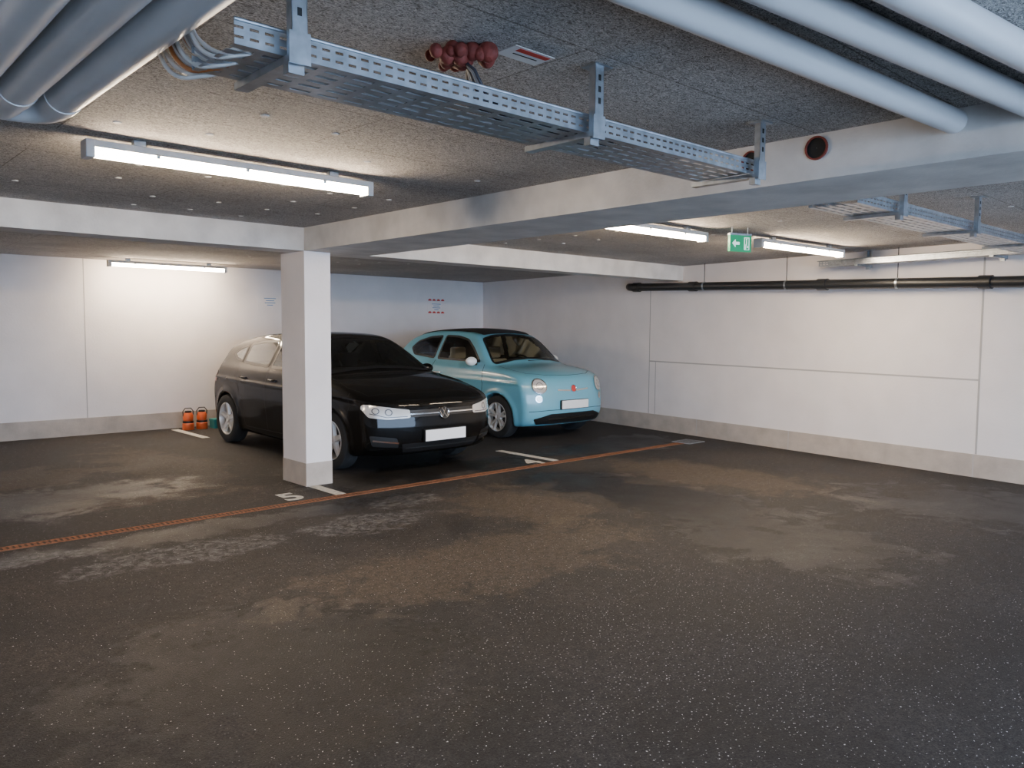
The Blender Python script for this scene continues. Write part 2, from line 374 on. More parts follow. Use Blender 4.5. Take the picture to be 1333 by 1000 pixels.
# black drain pipe on right wall (falls gently towards the entrance)
b=MB(); pz0=2.135
P0=WR(7.45,pz0,.14);P1=WR(-3.1,pz0-.305,.14)
b.sweep([WR(7.75,pz0+.02,.02),WR(7.70,pz0+.015,.10),WR(7.62,pz0+.006,.14),P0,P1],.056,'blk',18)
for q in (7.5,6.4,4.4,2.6,.9):
    z=pz0-(7.45-q)*.0288; b.sweep([WR(q+.06,z+.0017,.14),WR(q-.06,z-.0017,.14)],.069,'blk',18)
for q in (6.2,4.9,3.5,1.7):
    z=pz0-(7.45-q)*.0288; A=WR(q,z,.14); b.sweep([A,(A.x,A.y,ZC)],.005,'blk',8); b.sweep([A+Vector((0,.012,0)),A-Vector((0,.012,0))],.061,'galv',18)
b.build('black_drain_pipe',smooth=40)

# ------------------------------------------------------------------ exit sign
e=empty('exit_sign',(6.33,3.85,ZC),math.radians(-20),(.72,.8,.8))
b=MB(); b.box((-.16,-.02,-.27),(.16,.02,-.09),'green'); b.box((-.165,-.022,-.09),(.165,.022,-.07),'galv')
for s in (-.12,.12): b.sweep([(s,0,-.07),(s,0,0)],.005,'galv',8)
y=-.0215
b.add([(-.13,y,-.18),(-.08,y,-.135),(-.08,y,-.165),(-.02,y,-.165),(-.02,y,-.195),(-.08,y,-.195),(-.08,y,-.225)],[(0,6,5,4,3,2,1)],'signw')
b.box((.05,-.022,-.25),(.13,-.0205,-.11),'signw'); b.box((.062,-.0225,-.245),(.118,-.0215,-.12),'green')
b.lathe([(.001,.0235),(.012,.0235)],(.085,0,-.135),'signw',ax=(0,-1,0),n=12); b.box((.078,-.0235,-.20),(.094,-.0225,-.15),'signw'); b.box((.066,-.0235,-.24),(.08,-.0225,-.19),'signw'); b.box((.094,-.0235,-.225),(.112,-.0225,-.205),'signw')
b.build('panel',e)

# ------------------------------------------------------------------ floor items
b=MB(); 
x0,x1=-6,8.95; b.box((x0,6.07,0),(x1,6.083,.005),'rust'); b.box((x0,6.162,0),(x1,6.175,.005),'rust'); b.box((x0,6.083,0),(x1,6.162,.002),'rustd')
x=x0
while x<x1: b.box((x,6.083,0),(x+.018,6.162,.004),'rust'); x+=.036
b.box((8.75,5.98,0),(9.1,6.27,.008),'galv')
for i in range(7): b.box((8.78+.045*i,6.0,.008),(8.80+.045*i,6.25,.009),'dark')
b.build('floor_drain_channel')
for (x,ya,yb_) in ((4.16,10.6,11.75),(3.62,6.2,6.70),(6.42,6.22,7.2)):
    b=MB(); b.box((x,ya,.0),(x+.10,yb_,.003),'white'); b.build('parking_line')
def txt(name,s,loc,size,rot,k):
    c=bpy.data.curves.new(name,'FONT'); c.body=s; c.size=size; c.align_x='CENTER'; c.extrude=.001; c.offset=.008
    c.materials.append(M[k]); o=bpy.data.objects.new(name,c); bpy.context.collection.objects.link(o); o.location=loc; o.rotation_euler=rot; return o
txt('parking_number','5',(3.28,6.26,.002),.42,(0,0,0),'white'); txt('parking_number','4',(6.2,6.2,.002),.42,(0,0,0),'white')
for X,full in ((9.12,True),(5.80,False)):
    b=MB(); y=YW-.004
    b.box((X-.21,y,1.76),(X+.21,YW-.001,2.06),'wall')
    if full:
        for i in range(4):
            for z in (1.785,2.015): b.box((X-.19+i*.1,y-.002,z),(X-.115+i*.1,y,z+.022),'red'); b.box((X-.175+i*.1,y-.002,z+.02),(X-.13+i*.1,y,z+.034),'red')
    for i,w in enumerate((.10,.07,.09,.05)): b.box((X-w,y-.002,1.95-i*.035),(X+w,y,1.962-i*.035),'blueprint')
    b.build('parking_notice')
for X in (4.36,4.56):
    e=empty('orange_warning_lamp',(X,11.62,0)); b=MB()
    b.lathe([(.001,0),(.075,0),(.08,.01),(.08,.09),(.068,.10),(.068,.12)],(0,0,0),'orange',ax=(0,0,1),n=28)
    b.lathe([(.068,.12),(.062,.125),(.062,.14),(.07,.145),(.072,.21),(.055,.245),(.02,.255),(.001,.255)],(0,0,0),'orange',ax=(0,0,1),n=28)
    b.lathe([(.074,.10),(.076,.11),(.074,.13)],(0,0,0),'blkpl',ax=(0,0,1),n=28); b.lathe([(.045,.25),(.045,.275),(.001,.28)],(0,0,0),'blkpl',ax=(0,0,1),n=20)
    b.sweep([(-.07,0,.2),(-.075,0,.27),(-.04,0,.315),(.04,0,.315),(.075,0,.27),(.07,0,.2)],.007,'blkpl',8)
    b.build('body',e,35)
e=empty('teal_toolbox',(4.86,11.6,0)); b=MB(); b.box((-.16,-.09,0),(.16,.09,.10),'teal'); b.box((-.165,-.095,.10),(.165,.095,.135),'teal'); b.box((-.03,-.1,.08),(.03,-.09,.12),'red'); b.sweep([(-.07,0,.135),(-.06,0,.17),(.06,0,.17),(.07,0,.135)],.009,'blkpl',8); b.build('box',e,30,.008)

# ------------------------------------------------------------------ cars (implicit surface -> mesh)
def chaikin(P,it=2):
    P=np.array(P,float)
    for _ in range(it):
        Q=np.roll(P,-1,0); A=.75*P+.25*Q; B=.25*P+.75*Q
        P=np.empty((2*len(A),2)); P[0::2]=A;P[1::2]=B
    return P
def inpoly(px,py,P):
    r=np.zeros(px.shape,bool); n=len(P)
    for i in range(n):
        x0,y0=P[i];x1,y1=P[(i+1)%n]
        if y0==y1: continue
        c=((y0>py)!=(y1>py))&(px<(x1-x0)*(py-y0)/(y1-y0)+x0); r^=c
    return r
def dpoly(px,py,P):
    d=np.full(px.shape,1e9); n=len(P)
    for i in range(n):
        x0,y0=P[i];x1,y1=P[(i+1)%n]; ex,ey=x1-x0,y1-y0; l=ex*ex+ey*ey+1e-12
        t=np.clip(((px-x0)*ex+(py-y0)*ey)/l,0,1); d=np.minimum(d,np.hypot(px-x0-t*ex,py-y0-t*ey))
    return d
def smax(a,b,k):
    h=np.clip(.5+.5*(a-b)/k,0,1); return b*(1-h)+a*h+k*h*(1-h)
def table(pts,sig):
    xs=np.arange(-1,6,.01); v=np.interp(xs,[p[0] for p in pts],[p[1] for p in pts])
    n=int(sig*4/.01); g=np.exp(-.5*(np.arange(-n,n+1)*.01/sig)**2); g/=g.sum()
    v=np.convolve(np.pad(v,n,'edge'),g,'valid')
    return lambda q: np.interp(q,xs,v)
class Car:
    def __init__(s,sp):
        s.sp=sp; P=chaikin(sp['sil'],2); s.hw=sp['hw']; s.L=sp['L']
        s.gx=np.arange(-.6,s.L+.6,.012); s.gz=np.arange(-.2,1.9,.012)
        X,Z=np.meshgrid(s.gx,s.gz,indexing='ij'); D=dpoly(X,Z,P); s.D=np.where(inpoly(X,Z,P),-D,D)
        s.Pz=table(sp['P'],.025); s.T=table(sp['T'],.12); s.Bf=table(sp['Bf'],.15); s.Br=table(sp['Br'],.15); s.C=table(sp['C'],.08)
    def S(s,x,z):
        i=np.clip((x-s.gx[0])/.012,0,len(s.gx)-2.001); j=np.clip((z-s.gz[0])/.012,0,len(s.gz)-2.001)
        a=i.astype(int);b=j.astype(int);u=i-a;v=j-b;D=s.D
        return D[a,b]*(1-u)*(1-v)+D[a+1,b]*u*(1-v)+D[a,b+1]*(1-u)*v+D[a+1,b+1]*u*v
    def F(s,x,y,z):
        ay=np.sqrt(y*y+1e-8); q=np.clip(ay/s.hw,0,1.2); q3=q**s.sp.get('qe',3.4)
        f=s.S(x-s.Bf(x)*q3+s.Br(x)*q3, z+s.C(z)*q*q)
        w=s.hw*s.Pz(z-.02*(x-1.5))*s.T(x)
        for xw in s.sp['wx']:
            r=np.hypot(x-xw,z-s.sp['wr']); w=w+.018*np.exp(-((r-s.sp['ar']-.02)/.045)**2)*(z<s.sp['wr']+s.sp['ar']+.1)
        w=w+.013*np.exp(-((z-s.sp['line']-.02*(x-1.5))/.016)**2)
        f=smax(f,(ay-w)*.92,.05)
        for xw in s.sp['wx']:
            a=np.hypot(x-xw,z-s.sp['wr'])-s.sp['ar']; c=np.maximum(a,.50-ay); f=smax(f,-c,.012)
        return f
    def grad(s,x,y,z,e=.003):
        g=np.stack([s.F(x+e,y,z)-s.F(x-e,y,z),s.F(x,y+e,z)-s.F(x,y-e,z),s.F(x,y,z+e)-s.F(x,y,z-e)],-1)/(2*e); return g
    def mesh(s,h=.022):
        ax=[np.arange(-.1,s.L+.12,h),np.arange(-1.0-h*.5,1.0+h,h),np.arange(.05,1.62,h)]
        X,Y,Z=np.meshgrid(*ax,indexing='ij'); V=s.F(X,Y,Z); n=V.shape
        acc=np.zeros((n[0]-1,n[1]-1,n[2]-1,3));cnt=np.zeros(acc.shape[:3])
        for axis in range(3):
            o=[a for a in range(3) if a!=axis]
            for a in (0,1):
                for b_ in (0,1):
                    st=[0,0,0];st[o[0]]=a;st[o[1]]=b_;s2=list(st);s2[axis]=1
                    sl=lambda q: tuple(slice(q[i],q[i]+n[i]-1) for i in range(3))
                    v0=V[sl(st)];v1=V[sl(s2)];m=(v0<0)!=(v1<0)
                    t=np.where(m,v0/np.where(m,v0-v1,1),0)
                    for i in range(3):
                        sh=[1,1,1];sh[i]=-1; base=ax[i][st[i]:st[i]+n[i]-1].reshape(sh)
                        if i==axis: base=ax[i][:n[i]-1].reshape(sh)
                        acc[...,i]+=m*(base+(t*h if i==axis else 0))
                    cnt+=m
        act=cnt>0; idx=-np.ones(cnt.shape,int); idx[act]=np.arange(act.sum()); P=acc[act]/cnt[act][:,None]
        P0=P.copy()
        for _ in range(4):
            f=s.F(P[:,0],P[:,1],P[:,2]); g=s.grad(P[:,0],P[:,1],P[:,2]); st=-(f/np.maximum((g**2).sum(1),.2))[:,None]*g
            P=P+np.clip(st,-h*.3,h*.3)
        d=P-P0; l=np.linalg.norm(d,axis=1,keepdims=True); P=P0+d*np.minimum(1,h*.7/np.maximum(l,1e-9))
        faces=[]
        for a in range(3):
            b_,c=(a+1)%3,(a+2)%3
            sl0=[slice(None)]*3; sl0[a]=slice(0,n[a]-1); sl0[b_]=slice(1,n[b_]-1); sl0[c]=slice(1,n[c]-1)
            sl1=list(sl0); sl1[a]=slice(1,n[a])
            v0=V[tuple(sl0)];v1=V[tuple(sl1)]
            for sign in (0,1):
                m=((v0<0)&(v1>=0)) if sign==0 else ((v0>=0)&(v1<0))
                I=np.argwhere(m); 
                if not len(I): continue
                I[:,b_]+=1;I[:,c]+=1
                def cell(db,dc):
                    J=I.copy();J[:,b_]-=db;J[:,c]-=dc; return idx[J[:,0],J[:,1],J[:,2]]
                q=np.stack([cell(1,1),cell(0,1),cell(0,0),cell(1,0)],1)
                if sign: q=q[:,::-1]
                faces.append(q)
        return P,np.concatenate(faces)
    def solve(s,a,b,axis):
        a=np.asarray(a,float);b=np.asarray(b,float)
        lo,hi={'side':(1.15,.2),'sideneg':(-1.15,-.2),'front':(-.15,2.6),'rear':(s.L+.2,s.L-1.6),'top':(1.65,.3)}[axis]
        def pt(t,a_,b_):
            if axis in('side','sideneg'): return a_+0*t,t,b_+0*t
            if axis in('front','rear'): return t,a_+0*t,b_+0*t
            return a_+0*t,b_+0*t,t
        ts=np.linspace(lo,hi,120)
        T=np.broadcast_to(ts[None,:],(len(a),120)).copy(); V=s.F(*pt(T,a[:,None],b[:,None])); neg=V<0; k=np.clip(neg.argmax(1),1,119)
        t0=ts[k-1].copy();t1=ts[k].copy()
        for _ in range(14):
            tm=(t0+t1)/2; v=s.F(*pt(tm,a,b)); t1=np.where(v<0,tm,t1); t0=np.where(v<0,t0,tm)
        Pt=np.stack(pt(t1,a,b),1); g=s.grad(Pt[:,0],Pt[:,1],Pt[:,2]); g/=np.linalg.norm(g,axis=1,keepdims=True)+1e-9
        return Pt,g
def rpoly(P,r=.03,n=4):
    out=[];N=len(P);P=[Vector((p[0],p[1])) for p in P]
    for i in range(N):
        p=P[i];a=P[i-1]-p;b_=P[(i+1)%N]-p; d=min(r,a.length*.45,b_.length*.45)
        A=p+a.normalized()*d;B=p+b_.normalized()*d
        for j in range(n+1):
            t=j/n; q=A*(1-t)**2+p*2*t*(1-t)+B*t*t; out.append((q.x,q.y))
    return out
def panel(car,mb,poly,axis,off,k,step=.035):
    bm=bmesh.new(); vs=[bm.verts.new((p[0],p[1],0)) for p in poly]; bm.faces.new(vs)
    xs=[p[0] for p in poly];ys=[p[1] for p in poly]
    for (lo,hi,ax) in ((min(xs),max(xs),0),(min(ys),max(ys),1)):
        n=max(2,int((hi-lo)/step))
        for i in range(1,n):
            c=lo+(hi-lo)*i/n; co=[0,0,0];co[ax]=c;no=[0,0,0];no[ax]=1
            bmesh.ops.bisect_plane(bm,geom=bm.verts[:]+bm.edges[:]+bm.faces[:],dist=1e-5,plane_co=co,plane_no=no)
    bm.verts.index_update(); A=np.array([v.co[:2] for v in bm.verts]); F=[[v.index for v in f.verts] for f in bm.faces]; bm.free()
    P,g=car.solve(A[:,0],A[:,1],axis); P=P+g*off
    f=F[0]; nn=np.cross(P[f[1]]-P[f[0]],P[f[2]]-P[f[0]])
    if np.dot(nn,g[f[0]])<0: F=[x[::-1] for x in F]
    mb.add(P.tolist(),F,k)
def resample(P,closed,step=.03):
    P=[Vector((p[0],p[1])) for p in P]; out=[]
    N=len(P)
    for i in range(N if closed else N-1):
        a=P[i];b_=P[(i+1)%N]; n=max(1,int((b_-a).length/step))
        for j in range(n): out.append(a.lerp(b_,j/n))
    if not closed: out.append(P[-1])
    return out
def ribbon(car,mb,P,axis,off,w0,w1,k,closed=False,step=.03):
    R=resample(P,closed,step); N=len(R); A=[];B=[]
    for i in range(N):
        if closed: t=(R[(i+1)%N]-R[i-1])
        else: t=R[min(i+1,N-1)]-R[max(i-1,0)]
        t.normalize(); n=Vector((-t.y,t.x)); A.append(R[i]+n*w0);B.append(R[i]+n*w1)
    pts=np.array([tuple(p) for p in A+B]); Q,g=car.solve(pts[:,0],pts[:,1],axis); Q=Q+g*off
    F=[(i,(i+1)%N,N+(i+1)%N,N+i) for i in range(N if closed else N-1)]
    f=F[0]; nn=np.cross(Q[f[1]]-Q[f[0]],Q[f[2]]-Q[f[0]])
    if np.dot(nn,g[f[0]])<0: F=[x[::-1] for x in F]
    mb.add(Q.tolist(),F,k)
def ccw(P):
    a=sum(P[i][0]*P[(i+1)%len(P)][1]-P[(i+1)%len(P)][0]*P[i][1] for i in range(len(P)))
    return P if a>0 else P[::-1]
def circ(cx,cy,r,n=24,ry=None): return [(cx+r*math.cos(2*math.pi*i/n),cy+(ry or r)*math.sin(2*math.pi*i/n)) for i in range(n)]

def wheel(parent,x,y,r,sgn,spokes,double):
    e=empty('wheel',(x,y,r)); e.parent=parent
    w=.095; k=r/.31; rr=.205*k; ax=(0,sgn,0)
    b=MB(); b.lathe([(rr,-w*.8),(rr+.03,-w),(r-.03,-w),(r-.008,-w*.85),(r,-w*.55),(r,w*.55),(r-.008,w*.85),(r-.03,w),(rr+.03,w*1.0),(rr+.004,w*.92),(rr,w*.8)],(0,0,0),'rubber',ax,48)
    for q in (-.4,0,.4): b.lathe([(r+.0005,w*q-.004),(r+.0005,w*q+.004)],(0,0,0),'dark',ax,48)
    b.build('tyre',e,35)
    b=MB(); b.lathe([(rr,w*.78),(rr+.004,w*.94),(rr-.008,w*.95),(rr-.016,w*.7),(rr-.02,-.02),(rr-.02,-w*.8)],(0,0,0),'alloy',ax,48)
    b.lathe([(.16*k,.005),(.16*k,.0),(.001,.0)],(0,0,0),'brake',ax,36); b.lathe([(rr-.018,-.01),(.001,-.01)],(0,0,0),'dark',ax,36)
    b.lathe([(.058*k,.02),(.056*k,.066),(.04*k,.072),(.03*k,.072),(.026*k,.066),(.001,.066)],(0,0,0),'alloy',ax,28)
    for i in range(spokes):
        for dlt in ((-.13,.13) if double else (0,)):
            a=2*math.pi*i/spokes+dlt*.9+.3; a2=2*math.pi*i/spokes+dlt*1.5+.3
            wi=.020 if double else .036; wo=.017 if double else .028
            def pp(rad,ang,off,yy): return (rad*math.cos(ang)-off*math.sin(ang),yy*sgn,rad*math.sin(ang)+off*math.cos(ang))
            r0,r1=.04*k,(rr-.006)
            vs=[pp(r0,a,-wi,.03),pp(r0,a,wi,.03),pp(r1,a2,wo,.045),pp(r1,a2,-wo,.045),pp(r0,a,-wi*.7,.066),pp(r0,a,wi*.7,.066),pp(r1,a2,wo*.7,.078),pp(r1,a2,-wo*.7,.078)]
            fs=[(0,1,2,3),(4,7,6,5),(0,4,5,1),(1,5,6,2),(2,6,7,3),(3,7,4,0)]
            if sgn<0: fs=[f[::-1] for f in fs]
            b.add(vs,fs,'alloy')
    b.build('rim',e,30)

def build_car(name,sp,loc,rz,sc):
    car=Car(sp); root=empty(name,loc,math.pi/2+rz,sc)
    P,F=car.mesh()
    cen=P[F].mean(1); nrm=np.cross(P[F[:,1]]-P[F[:,0]],P[F[:,2]]-P[F[:,0]]); nrm/=np.linalg.norm(nrm,axis=1,keepdims=True)+1e-9
    kill=np.zeros(len(F),bool)
    for W in sp['sidewin']:
        W=rpoly(W,.05); i=inpoly(cen[:,0],cen[:,2],W)&(dpoly(cen[:,0],cen[:,2],W)>.020)&(np.abs(nrm[:,1])>.4); kill|=i
    for key,cond in (('wind',(cen[:,0]<sp['L']*.5)&(nrm[:,0]<-.2)),('rearwin',(cen[:,0]>sp['L']*.6)&(nrm[:,0]>.2))):
        W=rpoly(sp[key],.06); kill|=inpoly(cen[:,1],cen[:,2],W)&(dpoly(cen[:,1],cen[:,2],W)>.020)&cond
    F2=F[~kill]
    me=bpy.data.meshes.new('body'); me.from_pydata(P.tolist(),[],F2.tolist()); me.materials.append(sp['paint'])
    me.polygons.foreach_set('use_smooth',[True]*len(me.polygons)); me.validate(); me.update()
    o=bpy.data.objects.new('body',me); bpy.context.collection.objects.link(o); o.parent=root
    g=MB(); t=MB()
    for ax in ('side','sideneg'):
        for W in sp['sidewin']:
            W=ccw(rpoly(W,.05)); panel(car,g,W,ax,.003,sp['glass']); ribbon(car,t,W,ax,.005,0,.030,'blkpl',True,.02)
        for (R,w) in sp['seams']: ribbon(car,t,R,ax,.0012,-w/2,w/2,'dark')
        for (pl,k) in sp['sidepanels']: panel(car,t,rpoly(pl,.02),ax,.004,k)
    for key,ax in (('wind','front'),('rearwin','rear')):
        W=ccw(rpoly(sp[key],.06)); panel(car,g,W,ax,.003,sp['glass'],.03); ribbon(car,t,W,ax,.005,0,.026,'blkpl',True,.02)
    for (pl,k,ax,off) in sp['panels']: panel(car,t,rpoly(pl,.02) if len(pl)<16 else pl,ax,off,k,.03)
    for (R,w,k,ax,off,cl) in sp['ribbons']: ribbon(car,t,R,ax,off,-w/2,w/2,k,cl,.02)
    g.build('windows',root,60); t.build('trim_panels',root,50)
    # mirrors, handles
    b=MB()
    for s in (1,-1):
        mx,my,mz=sp['mirror']
        b.ell((mx,s*(my+.085),mz+.01),(.055,.095,.062),sp['mirrormat'],nu=20,nv=12); b.ell((mx+.03,s*(my+.085),mz+.01),(.03,.082,.05),'blkpl')
        b.sweep([(mx-.01,s*(my-.06),mz-.05),(mx,s*(my+.03),mz-.02)],.02,'blkpl',8)
        for hx in sp['handles']:
            z=sp['handlez']; Q,gg=car.solve([hx,hx+.16],[z,z+.003],'side' if s>0 else 'sideneg')
            A=Vector(Q[0]+gg[0]*.012);B=Vector(Q[1]+gg[1]*.012); b.sweep([A-Vector((0,s*.02,0)),A,A.lerp(B,.5)+Vector((0,s*.01,0)),B,B-Vector((0,s*.02,0))],.011,sp['handlemat'],10)
    b.sweep([(sp['wiper'][0],.05,sp['wiper'][1]),(sp['wiper'][0]+.03,-.50,sp['wiper'][1]+.0)],.007,'blkpl',6)
    b.build('mirrors_and_handles',root,50)
    # plates
    b=MB(); pz=sp['plate']; Q,gg=car.solve([0],[pz],'front'); x=Q[0][0]
    b.box((x-.028,-.27,pz-.062),(x-.0,.27,pz+.062),'blkpl'); b.box((x-.032,-.262,pz-.056),(x-.027,.262,pz+.056),'plate'); 
    Q,gg=car.solve([0],[pz+.2],'rear'); x=Q[0][0]; b.box((x-.01,-.26,pz+.15),(x+.02,.26,pz+.26),'plate')
    ez=sp['emblem']; Q,gg=car.solve([0],[ez],'front'); c=Vector(Q[0]); ax=Vector(gg[0]); er=sp['er']
    b.lathe([(er*.82,-.01),(er*.84,.014),(er*.95,.018),(er,.01),(er,-.01)],c,'chrome',ax,32); b.lathe([(er*.84,.008),(.001,.008)],c,sp['emat'],ax,32)
    if sp['vw']:
        def seg(p,q):
            up=Vector((0,0,1)); up=(up-ax*up.dot(ax)).normalized(); rt=up.cross(ax)
            b.sweep([c+ax*.011+rt*p[0]*er+up*p[1]*er,c+ax*.011+rt*q[0]*er+up*q[1]*er],er*.07,'chrome',6)
        for s in (1,-1): seg((s*.35,.75),(0,.05)); seg((s*.8,.3),(s*.38,-.72)); seg((s*.38,-.72),(0,0))
    b.build('plates_and_emblem',root,40)
    # interior
    b=MB(); fx,fz=sp['seat']
    b.box((.75,-.66,.22),(sp['L']-.6,.66,.34),'blkpl')
    for s in (1,-1):
        y=s*.36
        b.box((fx,y-.25,fz),(fx+.50,y+.25,fz+.16),sp['seatmat'])
        b.box((fx+.44,y-.24,fz+.06),(fx+.58,y+.24,fz+.66),sp['seatmat'],Matrix.Rotation(math.radians(14),3,'Y'),(fx+.5,y,fz+.1))
        b.box((fx+.60,y-.13,fz+.66),(fx+.70,y+.13,fz+.84),sp['seatmat'])
    b.box((fx+1.15,-.58,fz),(fx+1.55,.58,fz+.15),sp['seatmat']); b.box((fx+1.5,-.58,fz+.1),(fx+1.62,.58,fz+.55),sp['seatmat'])
    for s in (1,-1): b.box((fx+1.52,s*.3-.11,fz+.55),(fx+1.60,s*.3+.11,fz+.68),sp['seatmat'])
    b.box((sp['dash'][0],-.62,.55),(sp['dash'][0]+.32,.62,sp['dash'][1]),sp['dashmat'])
    b.build('interior',root,40,.035)
    b=MB(); c=Vector((sp['dash'][0]+.45,-.36,sp['dash'][1]-.04)); b.sweep([c+Vector((.06*math.sin(a),.18*math.cos(a),.17*math.sin(a))) for a in [2*math.pi*i/28 for i in range(28)]],.014,'blkpl',8,True)
    b.sweep([c,c+Vector((-.15,0,-.05))],.03,'blkpl',10); b.sweep([c-Vector((0,.17,0)),c+Vector((0,.17,0))],.016,'blkpl',8)
    b.build('steering_wheel',root,60)
    for xw in sp['wx']:
        for s in (1,-1): wheel(root,xw,s*sp['wy'],sp['wr'],s,sp['spokes'],sp['double'])
    return root

M['pblack']=paint('black_car_paint',(.003,.003,.003),.5,.55,.05)
M['pblue']=paint('light_blue_car_paint',(.15,.42,.53),.35,.7,.4)
M['glassd']=glassmat('car_glass',(.6,.65,.62),.05)
M['glassb']=glassmat('car_glass_clear',(.85,.9,.87),.02)
M['seatd']=mat('seat_fabric_dark',(.07,.07,.075),.9); M['seatl']=mat('seat_leather_ivory',(.70,.63,.52),.6); M['ivory']=mat('dash_ivory',(.40,.40,.37),.5)
polo=dict(L=4.05,hw=.86,wx=(.83,3.38),wr=.312,ar=.345,wy=.755,line=.80,
 sil=[(.16,.18),(.05,.24),(.0,.34),(-.01,.48),(.0,.57),(.015,.66),(.03,.745),(.12,.805),(.30,.865),(.60,.93),(.90,.972),(1.06,.99),(1.18,1.04),(1.45,1.21),(1.68,1.34),(1.88,1.41),(2.15,1.445),(2.5,1.445),(2.9,1.415),(3.25,1.365),(3.52,1.31),(3.66,1.265),(3.76,1.15),(3.86,1.00),(3.95,.90),(4.02,.78),(4.05,.6),(4.05,.42),(4.0,.28),(3.9,.22),(3.3,.18),(1.0,.16)],
 P=[(.15,.92),(.22,.96),(.32,.98),(.45,.985),(.62,1.0),(.78,1.0),(.88,.975),(.95,.95),(1.0,.91),(1.2,.80),(1.35,.715),(1.45,.65),(1.6,.55)],
 T=[(0,.95),(.5,.99),(1.2,1),(2.8,1),(3.5,.96),(4.05,.91)],Bf=[(0,.28),(.5,.24),(1.1,.13),(2.1,0)],Br=[(2.6,0),(3.3,.12),(4.05,.26)],C=[(.5,0),(.75,.015),(1.0,.03),(1.45,.055)],
 paint=M['pblack'],glass='glassd',
 sidewin=[[(1.36,.99),(1.66,1.18),(1.90,1.305),(2.12,1.345),(2.22,1.346),(2.25,1.01)],[(2.31,1.013),(2.28,1.345),(2.66,1.332),(2.99,1.29),(3.01,1.045)],[(3.05,1.05),(3.04,1.28),(3.24,1.235),(3.40,1.15),(3.26,1.085)]],
 wind=[(-.72,.98),(-.35,1.02),(0,1.035),(.35,1.02),(.72,.98),(.57,1.34),(.3,1.385),(0,1.395),(-.3,1.385),(-.57,1.34)],
 rearwin=[(-.54,1.00),(.54,1.00),(.47,1.20),(-.47,1.20)],
 seams=[([(1.24,.95),(1.19,.75),(1.20,.45),(1.27,.27)],.009),([(2.27,1.0),(2.28,.6),(2.24,.27)],.009),([(3.12,1.04),(3.10,.85),(2.98,.70),(2.90,.5),(2.84,.27)],.009),([(1.27,.27),(2.84,.27)],.009),([(.50,.86),(.46,.70),(.50,.62)],.006)],
 sidepanels=[([(3.74,.78),(3.72,.92),(3.82,.94),(3.93,.80)],'taillamp')],
 panels=[([(-.41,.595),(.41,.595),(.42,.665),(-.42,.665)],'blkpl','front',.003),
  ([(.41,.59),(.64,.58),(.79,.60),(.835,.69),(.82,.73),(.62,.70),(.41,.67)],'hlamp','front',.006),([(-.41,.59),(-.41,.67),(-.62,.70),(-.82,.73),(-.835,.69),(-.79,.60),(-.64,.58)],'hlamp','front',.006),
  ([(-.46,.235),(.46,.235),(.50,.33),(-.50,.33)],'blkpl','front',.004),
  ([(.52,.29),(.76,.31),(.79,.42),(.55,.39)],'blkpl','front',.005),([(-.52,.29),(-.55,.39),(-.79,.42),(-.76,.31)],'blkpl','front',.005),
  ([(.40,.78),(.72,.78),(.73,.90),(.40,.89)],'taillamp','rear',.005),([(-.40,.78),(-.40,.89),(-.73,.90),(-.72,.78)],'taillamp','rear',.005)],
 ribbons=[([(-.41,.625),(.41,.625)],.012,'chrome','front',.007,False),([(.53,.34),(.76,.37)],.016,'chrome','front',.009,False),([(-.53,.34),(-.76,.37)],.016,'chrome','front',.009,False),
  ([(-.45,.285),(.45,.285)],.008,'brake','front',.008,False),
  ([(.44,.605),(.64,.60),(.78,.64)],.008,'hdark','front',.009,False),([(-.44,.605),(-.64,.60),(-.78,.64)],.008,'hdark','front',.009,False),
  (circ(.62,.65,.030,18),.010,'hdark','front',.009,True),(circ(-.62,.65,.030,18),.010,'hdark','front',.009,True),
  (circ(.73,.665,.028,18),.008,'hdark','front',.009,True),(circ(-.73,.665,.028,18),.008,'hdark','front',.009,True),
  ([(1.02,.72),(.6,.78),(.3,.72),(.20,.35),(.18,0),(.20,-.35),(.3,-.72),(.6,-.78),(1.02,-.72)],.006,'dark','top',.001,False)],
 mirror=(1.44,.80,.99),mirrormat='pblack',handles=(2.02,2.78),handlez=.87,handlemat='pblack',wiper=(1.13,1.01),plate=.40,emblem=.62,er=.065,emat='blkpl',vw=True,
 seat=(1.75,.34),seatmat='seatd',dash=(1.15,.92),dashmat='blkpl',spokes=5,double=False)
